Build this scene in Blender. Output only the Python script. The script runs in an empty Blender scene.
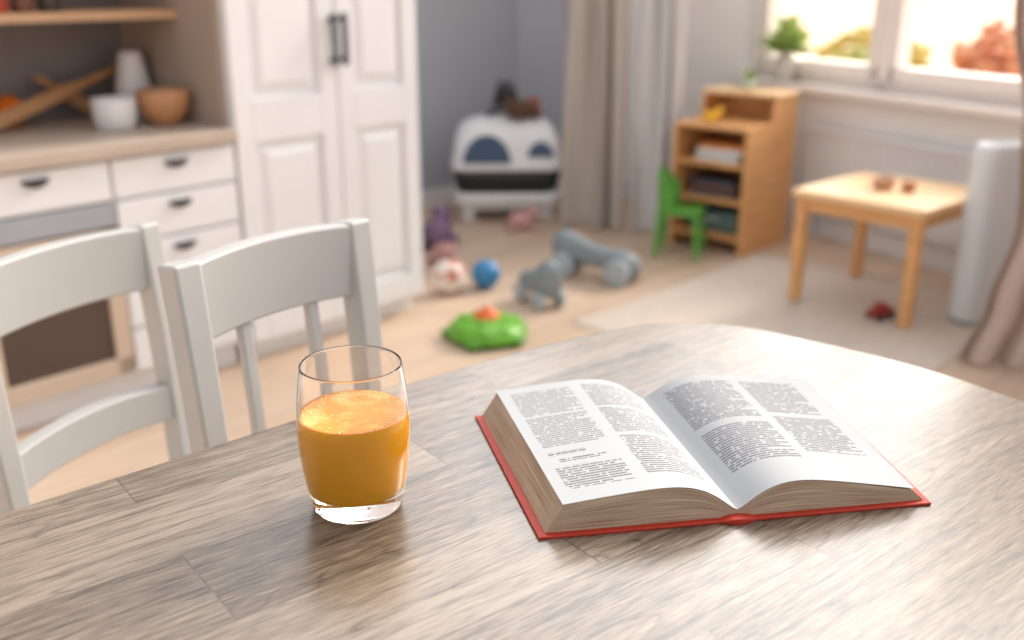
import bpy, bmesh, math, random
from mathutils import Vector, Matrix
random.seed(4)
S=bpy.context.scene
S.view_settings.view_transform='Standard'
S.view_settings.exposure=.17
COL=S.collection
def lin(c):
    return tuple([(v/255/12.92 if v/255<=0.04045 else ((v/255+0.055)/1.055)**2.4) for v in c])+(1,)
# ---------------- materials
def N(nt,t,**k):
    n=nt.nodes.new(t)
    for a,b in k.items(): setattr(n,a,b)
    return n
def math_(nt,op,a,b=None,c=None):
    n=nt.nodes.new('ShaderNodeMath'); n.operation=op
    for i,v in enumerate([a,b,c]):
        if v is None: continue
        if isinstance(v,(int,float)): n.inputs[i].default_value=v
        else: nt.links.new(v,n.inputs[i])
    return n.outputs[0]
def mixc(nt,f,a,b,bt='MIX'):
    n=nt.nodes.new('ShaderNodeMix'); n.data_type='RGBA'; n.blend_type=bt
    for i,v in ((0,f),(6,a),(7,b)):
        if isinstance(v,(int,float)): n.inputs[i].default_value=v
        elif isinstance(v,tuple): n.inputs[i].default_value=v
        else: nt.links.new(v,n.inputs[i])
    return n.outputs[2]
def newmat(name):
    m=bpy.data.materials.new(name); m.use_nodes=True
    nt=m.node_tree; return m,nt,nt.nodes['Principled BSDF']
def M(name,c,rough=.5,var=.08,scale=8,bump=0,metal=0,sss=0,stretch=(1,1,1)):
    m,nt,p=newmat(name)
    tc=N(nt,'ShaderNodeTexCoord'); mp=N(nt,'ShaderNodeMapping'); mp.inputs['Scale'].default_value=stretch
    nt.links.new(tc.outputs['Object'],mp.inputs[0])
    no=N(nt,'ShaderNodeTexNoise'); no.inputs['Scale'].default_value=scale; no.inputs['Detail'].default_value=5
    nt.links.new(mp.outputs[0],no.inputs['Vector'])
    a=lin(c); b=tuple(x*(1-var*2.2) for x in a[:3])+(1,)
    a2=tuple(min(1,x*(1+var)) for x in a[:3])+(1,)
    nt.links.new(mixc(nt,no.outputs[0],b,a2),p.inputs['Base Color'])
    p.inputs['Roughness'].default_value=rough; p.inputs['Metallic'].default_value=metal
    if sss:
        p.inputs['Subsurface Weight'].default_value=sss; p.inputs['Subsurface Radius'].default_value=(.02,.010,.002)
    if bump:
        bu=N(nt,'ShaderNodeBump'); bu.inputs['Strength'].default_value=bump; bu.inputs['Distance'].default_value=.003
        nt.links.new(no.outputs[0],bu.inputs['Height']); nt.links.new(bu.outputs[0],p.inputs['Normal'])
    return m
def plank_mat(name,cols,rot,bw,bh,rough,seam,gx=1.3,gy=30,coat=0,bump=.25,ringk=.05,fine=.32,cloud=.14,pos=(.28,.44,.62),knot=0,seamk=.6):
    m,nt,p=newmat(name)
    tc=N(nt,'ShaderNodeTexCoord'); mp=N(nt,'ShaderNodeMapping')
    mp.inputs['Rotation'].default_value=(0,0,-math.radians(rot))
    nt.links.new(tc.outputs['Object'],mp.inputs[0])
    br=N(nt,'ShaderNodeTexBrick'); br.offset=.37; br.inputs['Scale'].default_value=1
    br.inputs['Brick Width'].default_value=bw; br.inputs['Row Height'].default_value=bh
    br.inputs['Mortar Size'].default_value=seam; br.inputs['Mortar Smooth'].default_value=.3
    br.inputs['Color1'].default_value=(0,0,0,1); br.inputs['Color2'].default_value=(1,1,1,1); br.inputs['Mortar'].default_value=(.5,.5,.5,1)
    nt.links.new(mp.outputs[0],br.inputs['Vector'])
    sep=N(nt,'ShaderNodeSeparateColor'); nt.links.new(br.outputs['Color'],sep.inputs[0])
    rnd=sep.outputs[0]
    cmb=N(nt,'ShaderNodeCombineXYZ'); nt.links.new(math_(nt,'MULTIPLY',rnd,7.3),cmb.inputs[0]); nt.links.new(math_(nt,'MULTIPLY',rnd,3.1),cmb.inputs[2])
    add=N(nt,'ShaderNodeVectorMath',operation='ADD'); nt.links.new(mp.outputs[0],add.inputs[0]); nt.links.new(cmb.outputs[0],add.inputs[1])
    def nz(sc,scale,det,dist=0,rg=.5):
        m2=N(nt,'ShaderNodeMapping'); m2.inputs['Scale'].default_value=sc; nt.links.new(add.outputs[0],m2.inputs[0])
        n1=N(nt,'ShaderNodeTexNoise'); n1.inputs['Scale'].default_value=scale; n1.inputs['Detail'].default_value=det; n1.inputs['Roughness'].default_value=rg; n1.inputs['Distortion'].default_value=dist
        nt.links.new(m2.outputs[0],n1.inputs['Vector']); return n1.outputs[0]
    n1=nz((gx,gy,1),1.6,12,.2,.78)
    n3=nz((.8,8,1),1.2,1.5,.15)
    rings=math_(nt,'FRACT',math_(nt,'MULTIPLY',n3,34))
    rings=math_(nt,'MULTIPLY',math_(nt,'ABSOLUTE',math_(nt,'SUBTRACT',rings,.5)),2)
    rings=math_(nt,'POWER',rings,9)
    n4=nz((40,620,1),1,4)
    n5=nz((2.0,3.2,1),1.2,3)
    g=math_(nt,'ADD',math_(nt,'MULTIPLY',n1,1-fine),math_(nt,'MULTIPLY',n4,fine))
    g=math_(nt,'SUBTRACT',g,math_(nt,'MULTIPLY',math_(nt,'MULTIPLY',rings,n5),ringk*2))
    g=math_(nt,'ADD',g,math_(nt,'MULTIPLY',math_(nt,'SUBTRACT',rnd,.5),.10))
    g=math_(nt,'ADD',g,math_(nt,'MULTIPLY',math_(nt,'SUBTRACT',n5,.5),cloud))
    if knot:
        m3=N(nt,'ShaderNodeMapping'); m3.inputs['Scale'].default_value=(3.2,8,1); nt.links.new(add.outputs[0],m3.inputs[0])
        vo=N(nt,'ShaderNodeTexVoronoi'); vo.inputs['Scale'].default_value=1; nt.links.new(m3.outputs[0],vo.inputs['Vector'])
        kk=math_(nt,'MAXIMUM',math_(nt,'SUBTRACT',1,math_(nt,'DIVIDE',vo.outputs[0],.13)),0)
        g=math_(nt,'SUBTRACT',g,math_(nt,'MULTIPLY',kk,knot))
    cr=N(nt,'ShaderNodeValToRGB'); e=cr.color_ramp.elements
    e[0].position=pos[0]; e[0].color=lin(cols[0]); e[1].position=pos[2]; e[1].color=lin(cols[2])
    x=e.new(pos[1]); x.color=lin(cols[1])
    nt.links.new(g,cr.inputs[0])
    dark=tuple(v*.7 for v in lin(cols[0])[:3])+(1,)
    col=mixc(nt,math_(nt,'MULTIPLY',br.outputs['Fac'],seamk),cr.outputs[0],dark)
    nt.links.new(col,p.inputs['Base Color'])
    nt.links.new(math_(nt,'SUBTRACT',rough+.12,math_(nt,'MULTIPLY',g,.24)),p.inputs['Roughness'])
    bu=N(nt,'ShaderNodeBump'); bu.inputs['Strength'].default_value=bump; bu.inputs['Distance'].default_value=.001
    nt.links.new(math_(nt,'SUBTRACT',g,math_(nt,'MULTIPLY',br.outputs['Fac'],.4)),bu.inputs['Height']); nt.links.new(bu.outputs[0],p.inputs['Normal'])
    p.inputs['Coat Weight'].default_value=coat; p.inputs['Coat Roughness'].default_value=.25
    return m
m_table=plank_mat('greyed_oak',[(40,31,24),(102,87,73),(142,127,111)],38,.40,.105,.36,.0009,coat=.95,ringk=.08,bump=.35,fine=.44,gx=2.6,gy=60,cloud=.12,pos=(.34,.46,.59),knot=.14,seamk=.5)
m_floor=plank_mat('pale_laminate',[(176,148,124),(200,174,150),(214,190,168)],48,1.2,.16,.5,.003,gx=1,gy=9,bump=.05,ringk=.02)
m_white=M('white_paint',(232,232,234),.4,.02)
m_chair=M('chair_paint',(182,181,178),.45,.03,5)
m_counter=M('counter_laminate',(190,174,160),.45,.08,4,stretch=(1,6,1))
m_hutchside=M('hutch_panel',(172,156,144),.55,.05,4)
m_black=M('black_metal',(56,56,60),.35,.1)
m_hgrey=M('dark_grey_metal',(88,88,94),.35,.1)
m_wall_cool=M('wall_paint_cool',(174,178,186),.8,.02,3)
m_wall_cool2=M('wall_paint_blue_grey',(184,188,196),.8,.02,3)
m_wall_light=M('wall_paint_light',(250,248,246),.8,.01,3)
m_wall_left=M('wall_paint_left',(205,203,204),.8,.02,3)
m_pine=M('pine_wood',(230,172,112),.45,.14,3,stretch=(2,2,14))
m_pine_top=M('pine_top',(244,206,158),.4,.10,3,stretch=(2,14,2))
m_rug=M('rug_wool',(216,202,188),.95,.16,70,bump=1)
m_taupe=M('taupe_curtain',(186,178,170),.85,.06,40,bump=.2)
m_greycur=M('grey_curtain',(208,206,206),.85,.04,40,bump=.2)
m_pinkcur=M('light_taupe_curtain',(200,178,166),.85,.07,40,bump=.2)
m_greytoy=M('grey_teal_plastic',(130,140,146),.5,.08)
m_red=M('red_cloth_cover',(178,46,24),.55,.12,60)
m_spoonwood=M('beech',(184,134,88),.5,.15,5,stretch=(1,1,8))
m_bowlwood=M('tan_wood',(196,142,100),.45,.12,6)
m_dark=M('dark_plastic',(34,34,40),.4,.1)
m_blueglass=M('smoky_blue_plastic',(60,84,116),.25,.1)
m_ovenglass=M('oven_glass',(84,68,60),.2,.1,3)
m_steel=M('steel_strip',(160,165,172),.35,.06,4)
m_green=M('leaf_green_plastic',(98,170,66),.45,.1)
m_tgreen=M('lime_green_plastic',(104,174,38),.4,.1)
m_orange=M('orange_plastic',(236,116,56),.45,.1)
m_ceram=M('ceramic_white',(226,224,222),.35,.03)

m_glass,nt,p=newmat('clear_glass'); p.inputs['Transmission Weight'].default_value=1; p.inputs['Roughness'].default_value=0.0; p.inputs['IOR'].default_value=1.45
p.inputs['Base Color'].default_value=(1,1,1,1)
m_pane=bpy.data.materials.new('window_pane_glass'); m_pane.use_nodes=True; nt=m_pane.node_tree
for n in list(nt.nodes):
    if n.type=='BSDF_PRINCIPLED': nt.nodes.remove(n)
out=[n for n in nt.nodes if n.type=='OUTPUT_MATERIAL'][0]
tr=N(nt,'ShaderNodeBsdfTransparent'); gl=N(nt,'ShaderNodeBsdfGlossy'); gl.inputs['Roughness'].default_value=.05
ms=N(nt,'ShaderNodeMixShader'); ms.inputs[0].default_value=.05
nt.links.new(tr.outputs[0],ms.inputs[1]); nt.links.new(gl.outputs[0],ms.inputs[2]); nt.links.new(ms.outputs[0],out.inputs[0])
m_juice=M('orange_juice',(255,182,4),.25,.01,30,sss=.35)
m_foam,nt,p=newmat('juice_foam')
tc=N(nt,'ShaderNodeTexCoord'); no=N(nt,'ShaderNodeTexNoise'); no.inputs['Scale'].default_value=46; no.inputs['Detail'].default_value=5
vo=N(nt,'ShaderNodeTexVoronoi'); vo.inputs['Scale'].default_value=330
nt.links.new(tc.outputs['Object'],no.inputs['Vector']); nt.links.new(tc.outputs['Object'],vo.inputs['Vector'])
f=math_(nt,'MULTIPLY',math_(nt,'SUBTRACT',no.outputs[0],.48),4.2)
f2=math_(nt,'MULTIPLY',f,math_(nt,'ADD',math_(nt,'MULTIPLY',vo.outputs[0],.8),.35))
f2.node.use_clamp=True
nt.links.new(mixc(nt,f2,lin((246,148,10)),lin((250,214,130))),p.inputs['Base Color'])
bu=N(nt,'ShaderNodeBump'); bu.inputs['Strength'].default_value=.3; bu.inputs['Distance'].default_value=.001
nt.links.new(f2,bu.inputs['Height']); nt.links.new(bu.outputs[0],p.inputs['Normal']); p.inputs['Roughness'].default_value=.3
m_bub=M('pale_bubbles',(250,218,140),.2,.05,200)
m_dots,nt,p=newmat('dotted_panel')
tc=N(nt,'ShaderNodeTexCoord'); vo=N(nt,'ShaderNodeTexVoronoi'); vo.inputs['Scale'].default_value=30; vo.inputs['Randomness'].default_value=.05
nt.links.new(tc.outputs['Object'],vo.inputs['Vector'])
st=math_(nt,'LESS_THAN',vo.outputs[0],.36)
nt.links.new(mixc(nt,st,lin((130,125,123)),lin((212,208,204))),p.inputs['Base Color']); p.inputs['Roughness'].default_value=.6
m_edge,nt,p=newmat('page_edges')
tc=N(nt,'ShaderNodeTexCoord'); mp=N(nt,'ShaderNodeMapping'); nt.links.new(tc.outputs['UV'],mp.inputs[0])
mp.inputs['Scale'].default_value=(2,70,1)
no=N(nt,'ShaderNodeTexNoise'); no.inputs['Scale'].default_value=1; no.inputs['Detail'].default_value=2; nt.links.new(mp.outputs[0],no.inputs['Vector'])
cr=N(nt,'ShaderNodeValToRGB'); cr.color_ramp.elements[0].position=.35; cr.color_ramp.elements[0].color=lin((136,104,80)); cr.color_ramp.elements[1].position=.62; cr.color_ramp.elements[1].color=lin((200,178,154))
nt.links.new(no.outputs[0],cr.inputs[0]); nt.links.new(cr.outputs[0],p.inputs['Base Color']); p.inputs['Roughness'].default_value=.8
def page_mat(name,blocks,lines,ink,paper):
    m,nt,p=newmat(name)
    tc=N(nt,'ShaderNodeTexCoord'); sx=N(nt,'ShaderNodeSeparateXYZ'); nt.links.new(tc.outputs['UV'],sx.inputs[0])
    u,v=sx.outputs[0],sx.outputs[1]
    total=None
    vl=math_(nt,'MULTIPLY',v,lines); row=math_(nt,'FLOOR',vl); fr=math_(nt,'FRACT',vl)
    wn=N(nt,'ShaderNodeTexWhiteNoise'); wn.noise_dimensions='1D'; nt.links.new(row,wn.inputs['W'])
    for (a,b,c,d,kk) in blocks:
        rag=math_(nt,'SUBTRACT',b,math_(nt,'MULTIPLY',math_(nt,'POWER',wn.outputs[0],6),(b-a)*.5))
        k=math_(nt,'MULTIPLY',math_(nt,'GREATER_THAN',u,a),math_(nt,'LESS_THAN',u,rag))
        k=math_(nt,'MULTIPLY',k,math_(nt,'MULTIPLY',math_(nt,'GREATER_THAN',v,c),math_(nt,'LESS_THAN',v,d)))
        k=math_(nt,'MULTIPLY',k,kk)
        total=k if total is None else math_(nt,'MAXIMUM',total,k)
    ln=math_(nt,'MULTIPLY',math_(nt,'GREATER_THAN',fr,.20),math_(nt,'LESS_THAN',fr,.80))
    def nz(su,sr,th,sv=0):
        c=N(nt,'ShaderNodeCombineXYZ'); nt.links.new(math_(nt,'MULTIPLY',u,su),c.inputs[0])
        nt.links.new(math_(nt,'ADD',math_(nt,'MULTIPLY',row,sr),math_(nt,'MULTIPLY',fr,sv)),c.inputs[1])
        n=N(nt,'ShaderNodeTexNoise'); n.inputs['Scale'].default_value=1; n.inputs['Detail'].default_value=1; nt.links.new(c.outputs[0],n.inputs['Vector'])
        return math_(nt,'GREATER_THAN',n.outputs[0],th)
    words=nz(44,13.7,.38); chars=math_(nt,'MULTIPLY_ADD',nz(260,5.3,.48,2.6),.45,.55)
    k=math_(nt,'MULTIPLY',math_(nt,'MULTIPLY',total,ln),math_(nt,'MULTIPLY',words,chars))
    kc_=math_(nt,'MULTIPLY',k,ink); kc_.node.use_clamp=True
    nt.links.new(mixc(nt,kc_,lin(paper),lin((62,62,68))),p.inputs['Base Color'])
    p.inputs['Roughness'].default_value=.6; p.inputs['Specular IOR Level'].default_value=.25
    return m
m_pageL=page_mat('printed_page_l',[(.07,.46,.70,.94,.85),(.54,.91,.72,.95,1.0),(.07,.46,.42,.68,.9),(.54,.91,.46,.70,1.05),(.07,.30,.345,.372,1.3),(.12,.40,.29,.318,1.2),(.07,.46,.09,.255,1.1),(.54,.91,.12,.43,1.1)],60,.74,(178,180,182))
m_pageR=page_mat('printed_page_r',[(.09,.48,.55,.93,1.0),(.09,.48,.18,.50,1.0),(.54,.88,.60,.93,1.05),(.54,.90,.24,.56,1.05)],60,.82,(168,170,173))

# ---------------- geometry helpers
def link(o): COL.objects.link(o); return o
def obj(name,bm,mat,parent=None,smooth=False,bev=0,seg=2,loc=None,rotz=None,sub=0):
    me=bpy.data.meshes.new(name); bmesh.ops.recalc_face_normals(bm,faces=bm.faces[:]); bm.to_mesh(me); bm.free()
    o=bpy.data.objects.new(name,me); link(o)
    me.materials.append(mat)
    if smooth:
        for f in me.polygons: f.use_smooth=True
    if bev:
        b=o.modifiers.new('bevel','BEVEL'); b.width=bev; b.segments=seg; b.limit_method='ANGLE'
        if smooth=='auto': b.harden_normals=True
    if sub:
        b=o.modifiers.new('sub','SUBSURF'); b.levels=sub; b.render_levels=sub
    if parent is not None: o.parent=parent
    if loc is not None: o.location=loc
    if rotz is not None: o.rotation_euler[2]=rotz
    return o
def top(o,label,cat,group=None,kind=None):
    o['label']=label; o['category']=cat
    if group: o['group']=group
    if kind: o['kind']=kind
    return o
def thing(name,loc,rot,label,cat,**k):
    e=bpy.data.objects.new(name,None); link(e); e.empty_display_size=.05; e.location=loc; e.rotation_euler[2]=math.radians(rot)
    return top(e,label,cat,**k)
def B(): return bmesh.new()
def box(bm,x0,x1,y0,y1,z0,z1):
    r=bmesh.ops.create_cube(bm,size=1)
    for v in r['verts']:
        v.co=Vector(((x0+x1)/2+v.co.x*(x1-x0),(y0+y1)/2+v.co.y*(y1-y0),(z0+z1)/2+v.co.z*(z1-z0)))
    return r['verts']
def ball(bm,c,r,sc=(1,1,1),sub=3):
    q=bmesh.ops.create_icosphere(bm,subdivisions=sub,radius=r)
    for v in q['verts']: v.co=Vector((c[0]+v.co.x*sc[0],c[1]+v.co.y*sc[1],c[2]+v.co.z*sc[2]))
def cyl(bm,p0,p1,r0,r1=None,n=20):
    p0=Vector(p0);p1=Vector(p1); r1=r0 if r1 is None else r1
    q=bmesh.ops.create_cone(bm,segments=n,radius1=r0,radius2=r1,depth=(p1-p0).length,cap_ends=True)
    m=Matrix.Translation((p0+p1)/2)@Vector((0,0,1)).rotation_difference((p1-p0).normalized()).to_matrix().to_4x4()
    for v in q['verts']: v.co=m@v.co
def lathe(bm,prof,n=64,c=(0,0,0)):
    rings=[]
    for r,z in prof:
        if r<1e-6: rings.append([bm.verts.new((c[0],c[1],c[2]+z))])
        else: rings.append([bm.verts.new((c[0]+r*math.cos(2*math.pi*i/n),c[1]+r*math.sin(2*math.pi*i/n),c[2]+z)) for i in range(n)])
    for a,b in zip(rings,rings[1:]):
        for i in range(n):
            j=(i+1)%n
            if len(a)==1 and len(b)==1: continue
            if len(a)==1: bm.faces.new((a[0],b[i],b[j]))
            elif len(b)==1: bm.faces.new((a[i],a[j],b[0]))
            else: bm.faces.new((a[i],a[j],b[j],b[i]))
def dense(P,k=8):
    out=[]
    for i in range(len(P)-1):
        p0=Vector(P[max(i-1,0)]);p1=Vector(P[i]);p2=Vector(P[i+1]);p3=Vector(P[min(i+2,len(P)-1)])
        for j in range(k):
            t=j/k; q=.5*((2*p1)+(-p0+p2)*t+(2*p0-5*p1+4*p2-p3)*t*t+(-p0+3*p1-3*p2+p3)*t**3); out.append((max(q.x,0),q.y))
    out.append(tuple(P[-1])); return out
def sweep(bm,pts,w,d,up=(0,1,0)):
    rings=[]
    for i,p in enumerate(pts):
        p=Vector(p)
        ww=w[i] if isinstance(w,list) else w; dd=d[i] if isinstance(d,list) else d
        t=(Vector(pts[min(i+1,len(pts)-1)])-Vector(pts[max(i-1,0)])).normalized()
        s=t.cross(Vector(up)).normalized(); u=s.cross(t).normalized()
        rings.append([bm.verts.new(p+s*a*ww/2+u*b*dd/2) for a,b in((-1,-1),(1,-1),(1,1),(-1,1))])
    for a,b in zip(rings,rings[1:]):
        for i in range(4): bm.faces.new((a[i],a[(i+1)%4],b[(i+1)%4],b[i]))
    bm.faces.new(rings[0]); bm.faces.new(rings[-1][::-1])

# ---------------- room shell
W=Vector((-.325,3.54)); AL=48
def LW(s,y,z=0):
    a=math.radians(AL); return Vector((W.x+s*math.cos(a)-y*math.sin(a), W.y+s*math.sin(a)+y*math.cos(a), z))
K=Vector((.03,5.85)); C=Vector((1.19,5.26)); RD=Vector((.475,-.88)); AR=math.degrees(math.atan2(RD.y,RD.x))
H=2.5
def st(name,bm,mat,loc=(0,0,0),rot=0,**k):
    o=obj(name,bm,mat,loc=loc,rotz=math.radians(rot),**k); o['kind']='structure'; return o
bm=B(); vs=[bm.verts.new((x,y,0)) for x,y in [(-3.2,-1.6),(3.9,-1.6),(3.2,1.62),(1.24,5.28),(.03,5.92),(-2.9,2.6)]]
bm.faces.new(vs); st('floor',bm,m_floor)
bm=B(); box(bm,-2.6,.0,.62,.72,0,H); st('wall_left',bm,m_wall_left,(W.x,W.y,0),AL)
bm=B(); box(bm,-.1,0,.72,1.28,0,H); st('wall_return',bm,m_wall_cool,(W.x,W.y,0),AL)
bm=B(); box(bm,-.1,2.05,1.28,1.38,0,H); st('wall_alcove',bm,m_wall_cool,(W.x,W.y,0),AL)
kc=C-K; ang=math.degrees(math.atan2(kc.y,kc.x))
bm=B(); box(bm,-.05,.60,0,.1,0,H); st('wall_nook',bm,m_wall_cool2,(K.x,K.y,0),ang)
bm=B(); box(bm,.60,kc.length+.08,0,.1,0,H); st('wall_back',bm,m_wall_light,(K.x,K.y,0),ang)
bm=B(); box(bm,0.02,kc.length-.02,-.015,0,0,.09); st('baseboard_back',bm,m_white,(K.x,K.y,0),ang)
bm=B(); box(bm,.02,1.93,1.265,1.28,0,.09); st('baseboard_alcove',bm,m_white,(W.x,W.y,0),AL)
w0,w1,z0,z1=.045,1.85,.70,2.15
bm=B(); box(bm,0,4.2,0,.2,0,z0); box(bm,0,4.2,0,.2,z1,H); box(bm,0,w0,0,.2,z0,z1); box(bm,w1,4.2,0,.2,z0,z1)
st('wall_right',bm,m_wall_light,(C.x,C.y,0),AR)
bm=B(); box(bm,.05,4.2,-.015,0,0,.09); st('baseboard_right',bm,m_white,(C.x,C.y,0),AR)
m_frame=M('window_frame_paint',(255,246,240),.35,.01)
bm=B()
fy0,fy1=.03,.10
box(bm,w0,w1,fy0,fy1,z0,z0+.05); box(bm,w0,w1,fy0,fy1,z1-.06,z1); box(bm,w0,w0+.05,fy0,fy1,z0,z1); box(bm,w1-.05,w1,fy0,fy1,z0,z1)
mid=.875; box(bm,mid-.04,mid+.04,fy0,fy1,z0,z1)
for a,b in ((w0+.045,mid-.035),(mid+.035,w1-.045)):
    box(bm,a,a+.045,fy0-.02,fy1-.01,z0+.045,z1-.05); box(bm,b-.045,b,fy0-.02,fy1-.01,z0+.045,z1-.05)
    box(bm,a,b,fy0-.02,fy1-.01,z0+.045,z0+.105); box(bm,a,b,fy0-.02,fy1-.01,z1-.105,z1-.05)
win=st('window_1',bm,m_frame,(C.x,C.y,0),AR,bev=.006)
bm=B(); box(bm,w0+.05,w1-.05,.068,.072,z0+.05,z1-.05); pane=obj('window_pane',bm,m_pane,parent=win)
bm=B(); box(bm,w0-.03,w1+.06,-.09,.03,z0-.035,z0); st('trim_1',bm,m_frame,(C.x,C.y,0),AR,bev=.008)

# ---------------- garden outside
m_lawn=M('lawn_sun_glow_tint',(252,208,178),.9,.10,.35)  # warm glow of the overexposed outdoors is painted into this ground tint
bm=B(); vs=[bm.verts.new((x,y,-.25)) for x,y in [(-60,-20),(120,-20),(120,120),(-60,120)]]; bm.faces.new(vs)
top(obj('lawn',bm,m_lawn),'pale garden ground tinted with warm sun glow outside the window','lawn',kind='stuff')
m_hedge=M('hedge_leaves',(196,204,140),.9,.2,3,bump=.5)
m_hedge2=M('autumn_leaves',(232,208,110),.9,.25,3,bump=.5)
m_glowbush=M('apricot_sun_glow',(246,166,124),.9,.2,3,bump=.5)  # for an added bush whose apricot colour stands in for warm sunlight glow
def bush(x,y,r,m,lab):
    rd=random.Random(int(x*10)); bm=B()
    for i in range(260):
        a=rd.uniform(0,6.28); q=r*math.sqrt(rd.random())*1.0; hh=r*(.15+1.2*rd.random()*(1-.5*q/r))
        ball(bm,(q*math.cos(a),q*math.sin(a),hh),r*rd.uniform(.07,.16),(1,1,.8),sub=1)
    o=obj('garden_bush',bm,m,loc=(x,y,-.3),smooth=True); top(o,lab,'bush')
bush(4.75,13.5,.72,m_hedge2,'round yellow-leaved garden bush on the lawn'); bush(3.9,11.8,.55,m_hedge,'small pale green garden bush on the lawn')
bush(6.5,13.2,.8,m_glowbush,'added round apricot bush standing in for the warm sun glow')

# ---------------- wardrobe
wd=thing('wardrobe',(W.x,W.y,0),AL,'tall white two-door wardrobe with raised panels beside the sideboard','wardrobe')
bm=B(); box(bm,-.741,0,.022,.61,.06,2.05); box(bm,-.72,-.02,.05,.60,0,.07); obj('body',bm,m_white,wd,bev=.004)
def panel_door(parent,x0,x1,hx):
    bm=B()
    zz=[.07,.16,.70,.83,1.90,2.03]; fw=.065
    box(bm,x0,x0+fw,0,.022,zz[0],zz[5]); box(bm,x1-fw,x1,0,.022,zz[0],zz[5])
    for a,b in ((zz[0],zz[1]),(zz[2],zz[3]),(zz[4],zz[5])): box(bm,x0+fw,x1-fw,0,.022,a,b)
    for a,b in ((zz[1],zz[2]),(zz[3],zz[4])):
        xa,xb=x0+fw,x1-fw
        box(bm,xa,xb,.014,.022,a,b)
        o_=[(xa+.018,a+.018),(xb-.018,a+.018),(xb-.018,b-.018),(xa+.018,b-.018)]
        i_=[(xa+.045,a+.045),(xb-.045,a+.045),(xb-.045,b-.045),(xa+.045,b-.045)]
        ov=[bm.verts.new((x,.014,z)) for x,z in o_]; iv=[bm.verts.new((x,.003,z)) for x,z in i_]
        for k in range(4): bm.faces.new((ov[k],ov[(k+1)%4],iv[(k+1)%4],iv[k]))
        bm.faces.new(iv)
    d=obj('door',bm,m_white,parent,bev=.003)
    bm=B()
    box(bm,hx-.010,hx+.010,-.030,-.022,.91,1.07); box(bm,hx-.006,hx+.006,-.024,0,.92,.935); box(bm,hx-.006,hx+.006,-.024,0,1.045,1.06)
    h=obj('handle',bm,m_hgrey,d,bev=.002); h['label']='dark grey metal flat bar handle'
panel_door(wd,-.739,-.353,-.371); panel_door(wd,-.347,-.002,-.330)

# ---------------- sideboard
sbx=thing('sideboard',(W.x,W.y,0),AL,'white kitchen sideboard with drawers and open hutch with patterned back','sideboard')
L0=-1.96
bm=B(); box(bm,L0,-.748,.022,.60,.08,.715); box(bm,L0+.03,-.77,.06,.58,0,.09); obj('body',bm,m_white,sbx,bev=.003)
bm=B(); box(bm,L0,-.745,-.02,.60,.715,.753); c=obj('worktop',bm,m_counter,sbx,bev=.004); c['label']='beige wood-look worktop'
def cup(parent,x,z):
    bm=B(); n=16
    prof=[(.036,0),(.036,.006),(.031,.012),(.018,.016),(0,.017)]
    rings=[]
    for i in range(n+1):
        a=math.pi*i/n
        rings.append([bm.verts.new((x+r*math.cos(a),-y,z-.62*r*math.sin(a))) for r,y in prof])
    for a,b in zip(rings,rings[1:]):
        for k in range(len(prof)-1): bm.faces.new((a[k],a[k+1],b[k+1],b[k]))
    for k in range(len(prof)-1):
        try: bm.faces.new((rings[0][k],rings[n][k],rings[n][k+1],rings[0][k+1]))
        except Exception: pass
    h=obj('handle',bm,m_black,parent); h['label']='black half-moon cup pull'
def drawer(x0,x1,a,b):
    bm=B(); box(bm,x0,x1,0,.022,a,b); d=obj('drawer',bm,m_white,sbx,bev=.004)
    cup(d,(x0+x1)/2,b-.022)
rows=[(.60,.708),(.475,.592),(.35,.467),(.225,.342),(.095,.217)]
for a,b in rows: drawer(-1.135,-.753,a,b)
for x0,x1 in ((-1.545,-1.143),(-1.955,-1.553)):
    drawer(x0,x1,.60,.708)
x0,x1=-1.955,-1.553
bm=B(); box(bm,x0,x1,0,.022,.095,.592); d=obj('door',bm,m_white,sbx,bev=.004); cup(d,-1.75,.56)
x0,x1=-1.545,-1.143
bm=B(); box(bm,x0,x1,-.004,.022,.53,.592); d=obj('control_panel',bm,m_steel,sbx,bev=.003); d['label']='grey steel control strip'
bm=B(); m_ofr=M('oven_frame',(204,184,164),.45,.05)
box(bm,x0,x0+.05,-.004,.022,.10,.522); box(bm,x1-.05,x1,-.004,.022,.10,.522); box(bm,x0,x1,-.004,.022,.10,.15); box(bm,x0,x1,-.004,.022,.45,.522)
d=obj('oven_door',bm,m_ofr,sbx,bev=.003); d['label']='pale wood framed oven door'
bm=B(); box(bm,x0+.045,x1-.045,.004,.018,.145,.455); g=obj('oven_window',bm,m_ovenglass,d); g['label']='dark brown glass'
bm=B(); box(bm,L0,-.745,.585,.60,.753,2.05); b_=obj('back_panel',bm,m_dots,sbx); b_['label']='grey dotted back panel'
bm=B(); box(bm,-.758,-.745,.03,.585,.753,2.05); obj('side_panel',bm,m_hutchside,sbx)
bm=B(); box(bm,L0,L0+.015,.22,.585,.753,2.05); obj('side_panel',bm,m_hutchside,sbx)
m_shelf=M('shelf_wood',(206,166,130),.5,.12,4,stretch=(2,10,10))
for z in (1.06,1.40,1.75):
    bm=B(); box(bm,L0+.015,-.758,.23,.585,z,z+.025); obj('shelf',bm,m_shelf,sbx)
def at(s,y,z=.7535): return LW(s,y,z)
bm=B()
lathe(bm,[(0,0),(.050,0),(.055,.006),(.060,.03),(.062,.086),(.059,.089),(.056,.086),(.054,.03),(.048,.012),(0,.010)],40)
top(obj('cup',bm,m_ceram,smooth=True,loc=(-1.165,2.968,.7535)),'small white ceramic cup on the sideboard worktop','cup')
bm=B(); lathe(bm,[(0,0),(.03,0),(.05,.012),(.072,.05),(.078,.085),(.074,.105),(.066,.105),(.068,.08),(.045,.025),(0,.015)],40)
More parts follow.
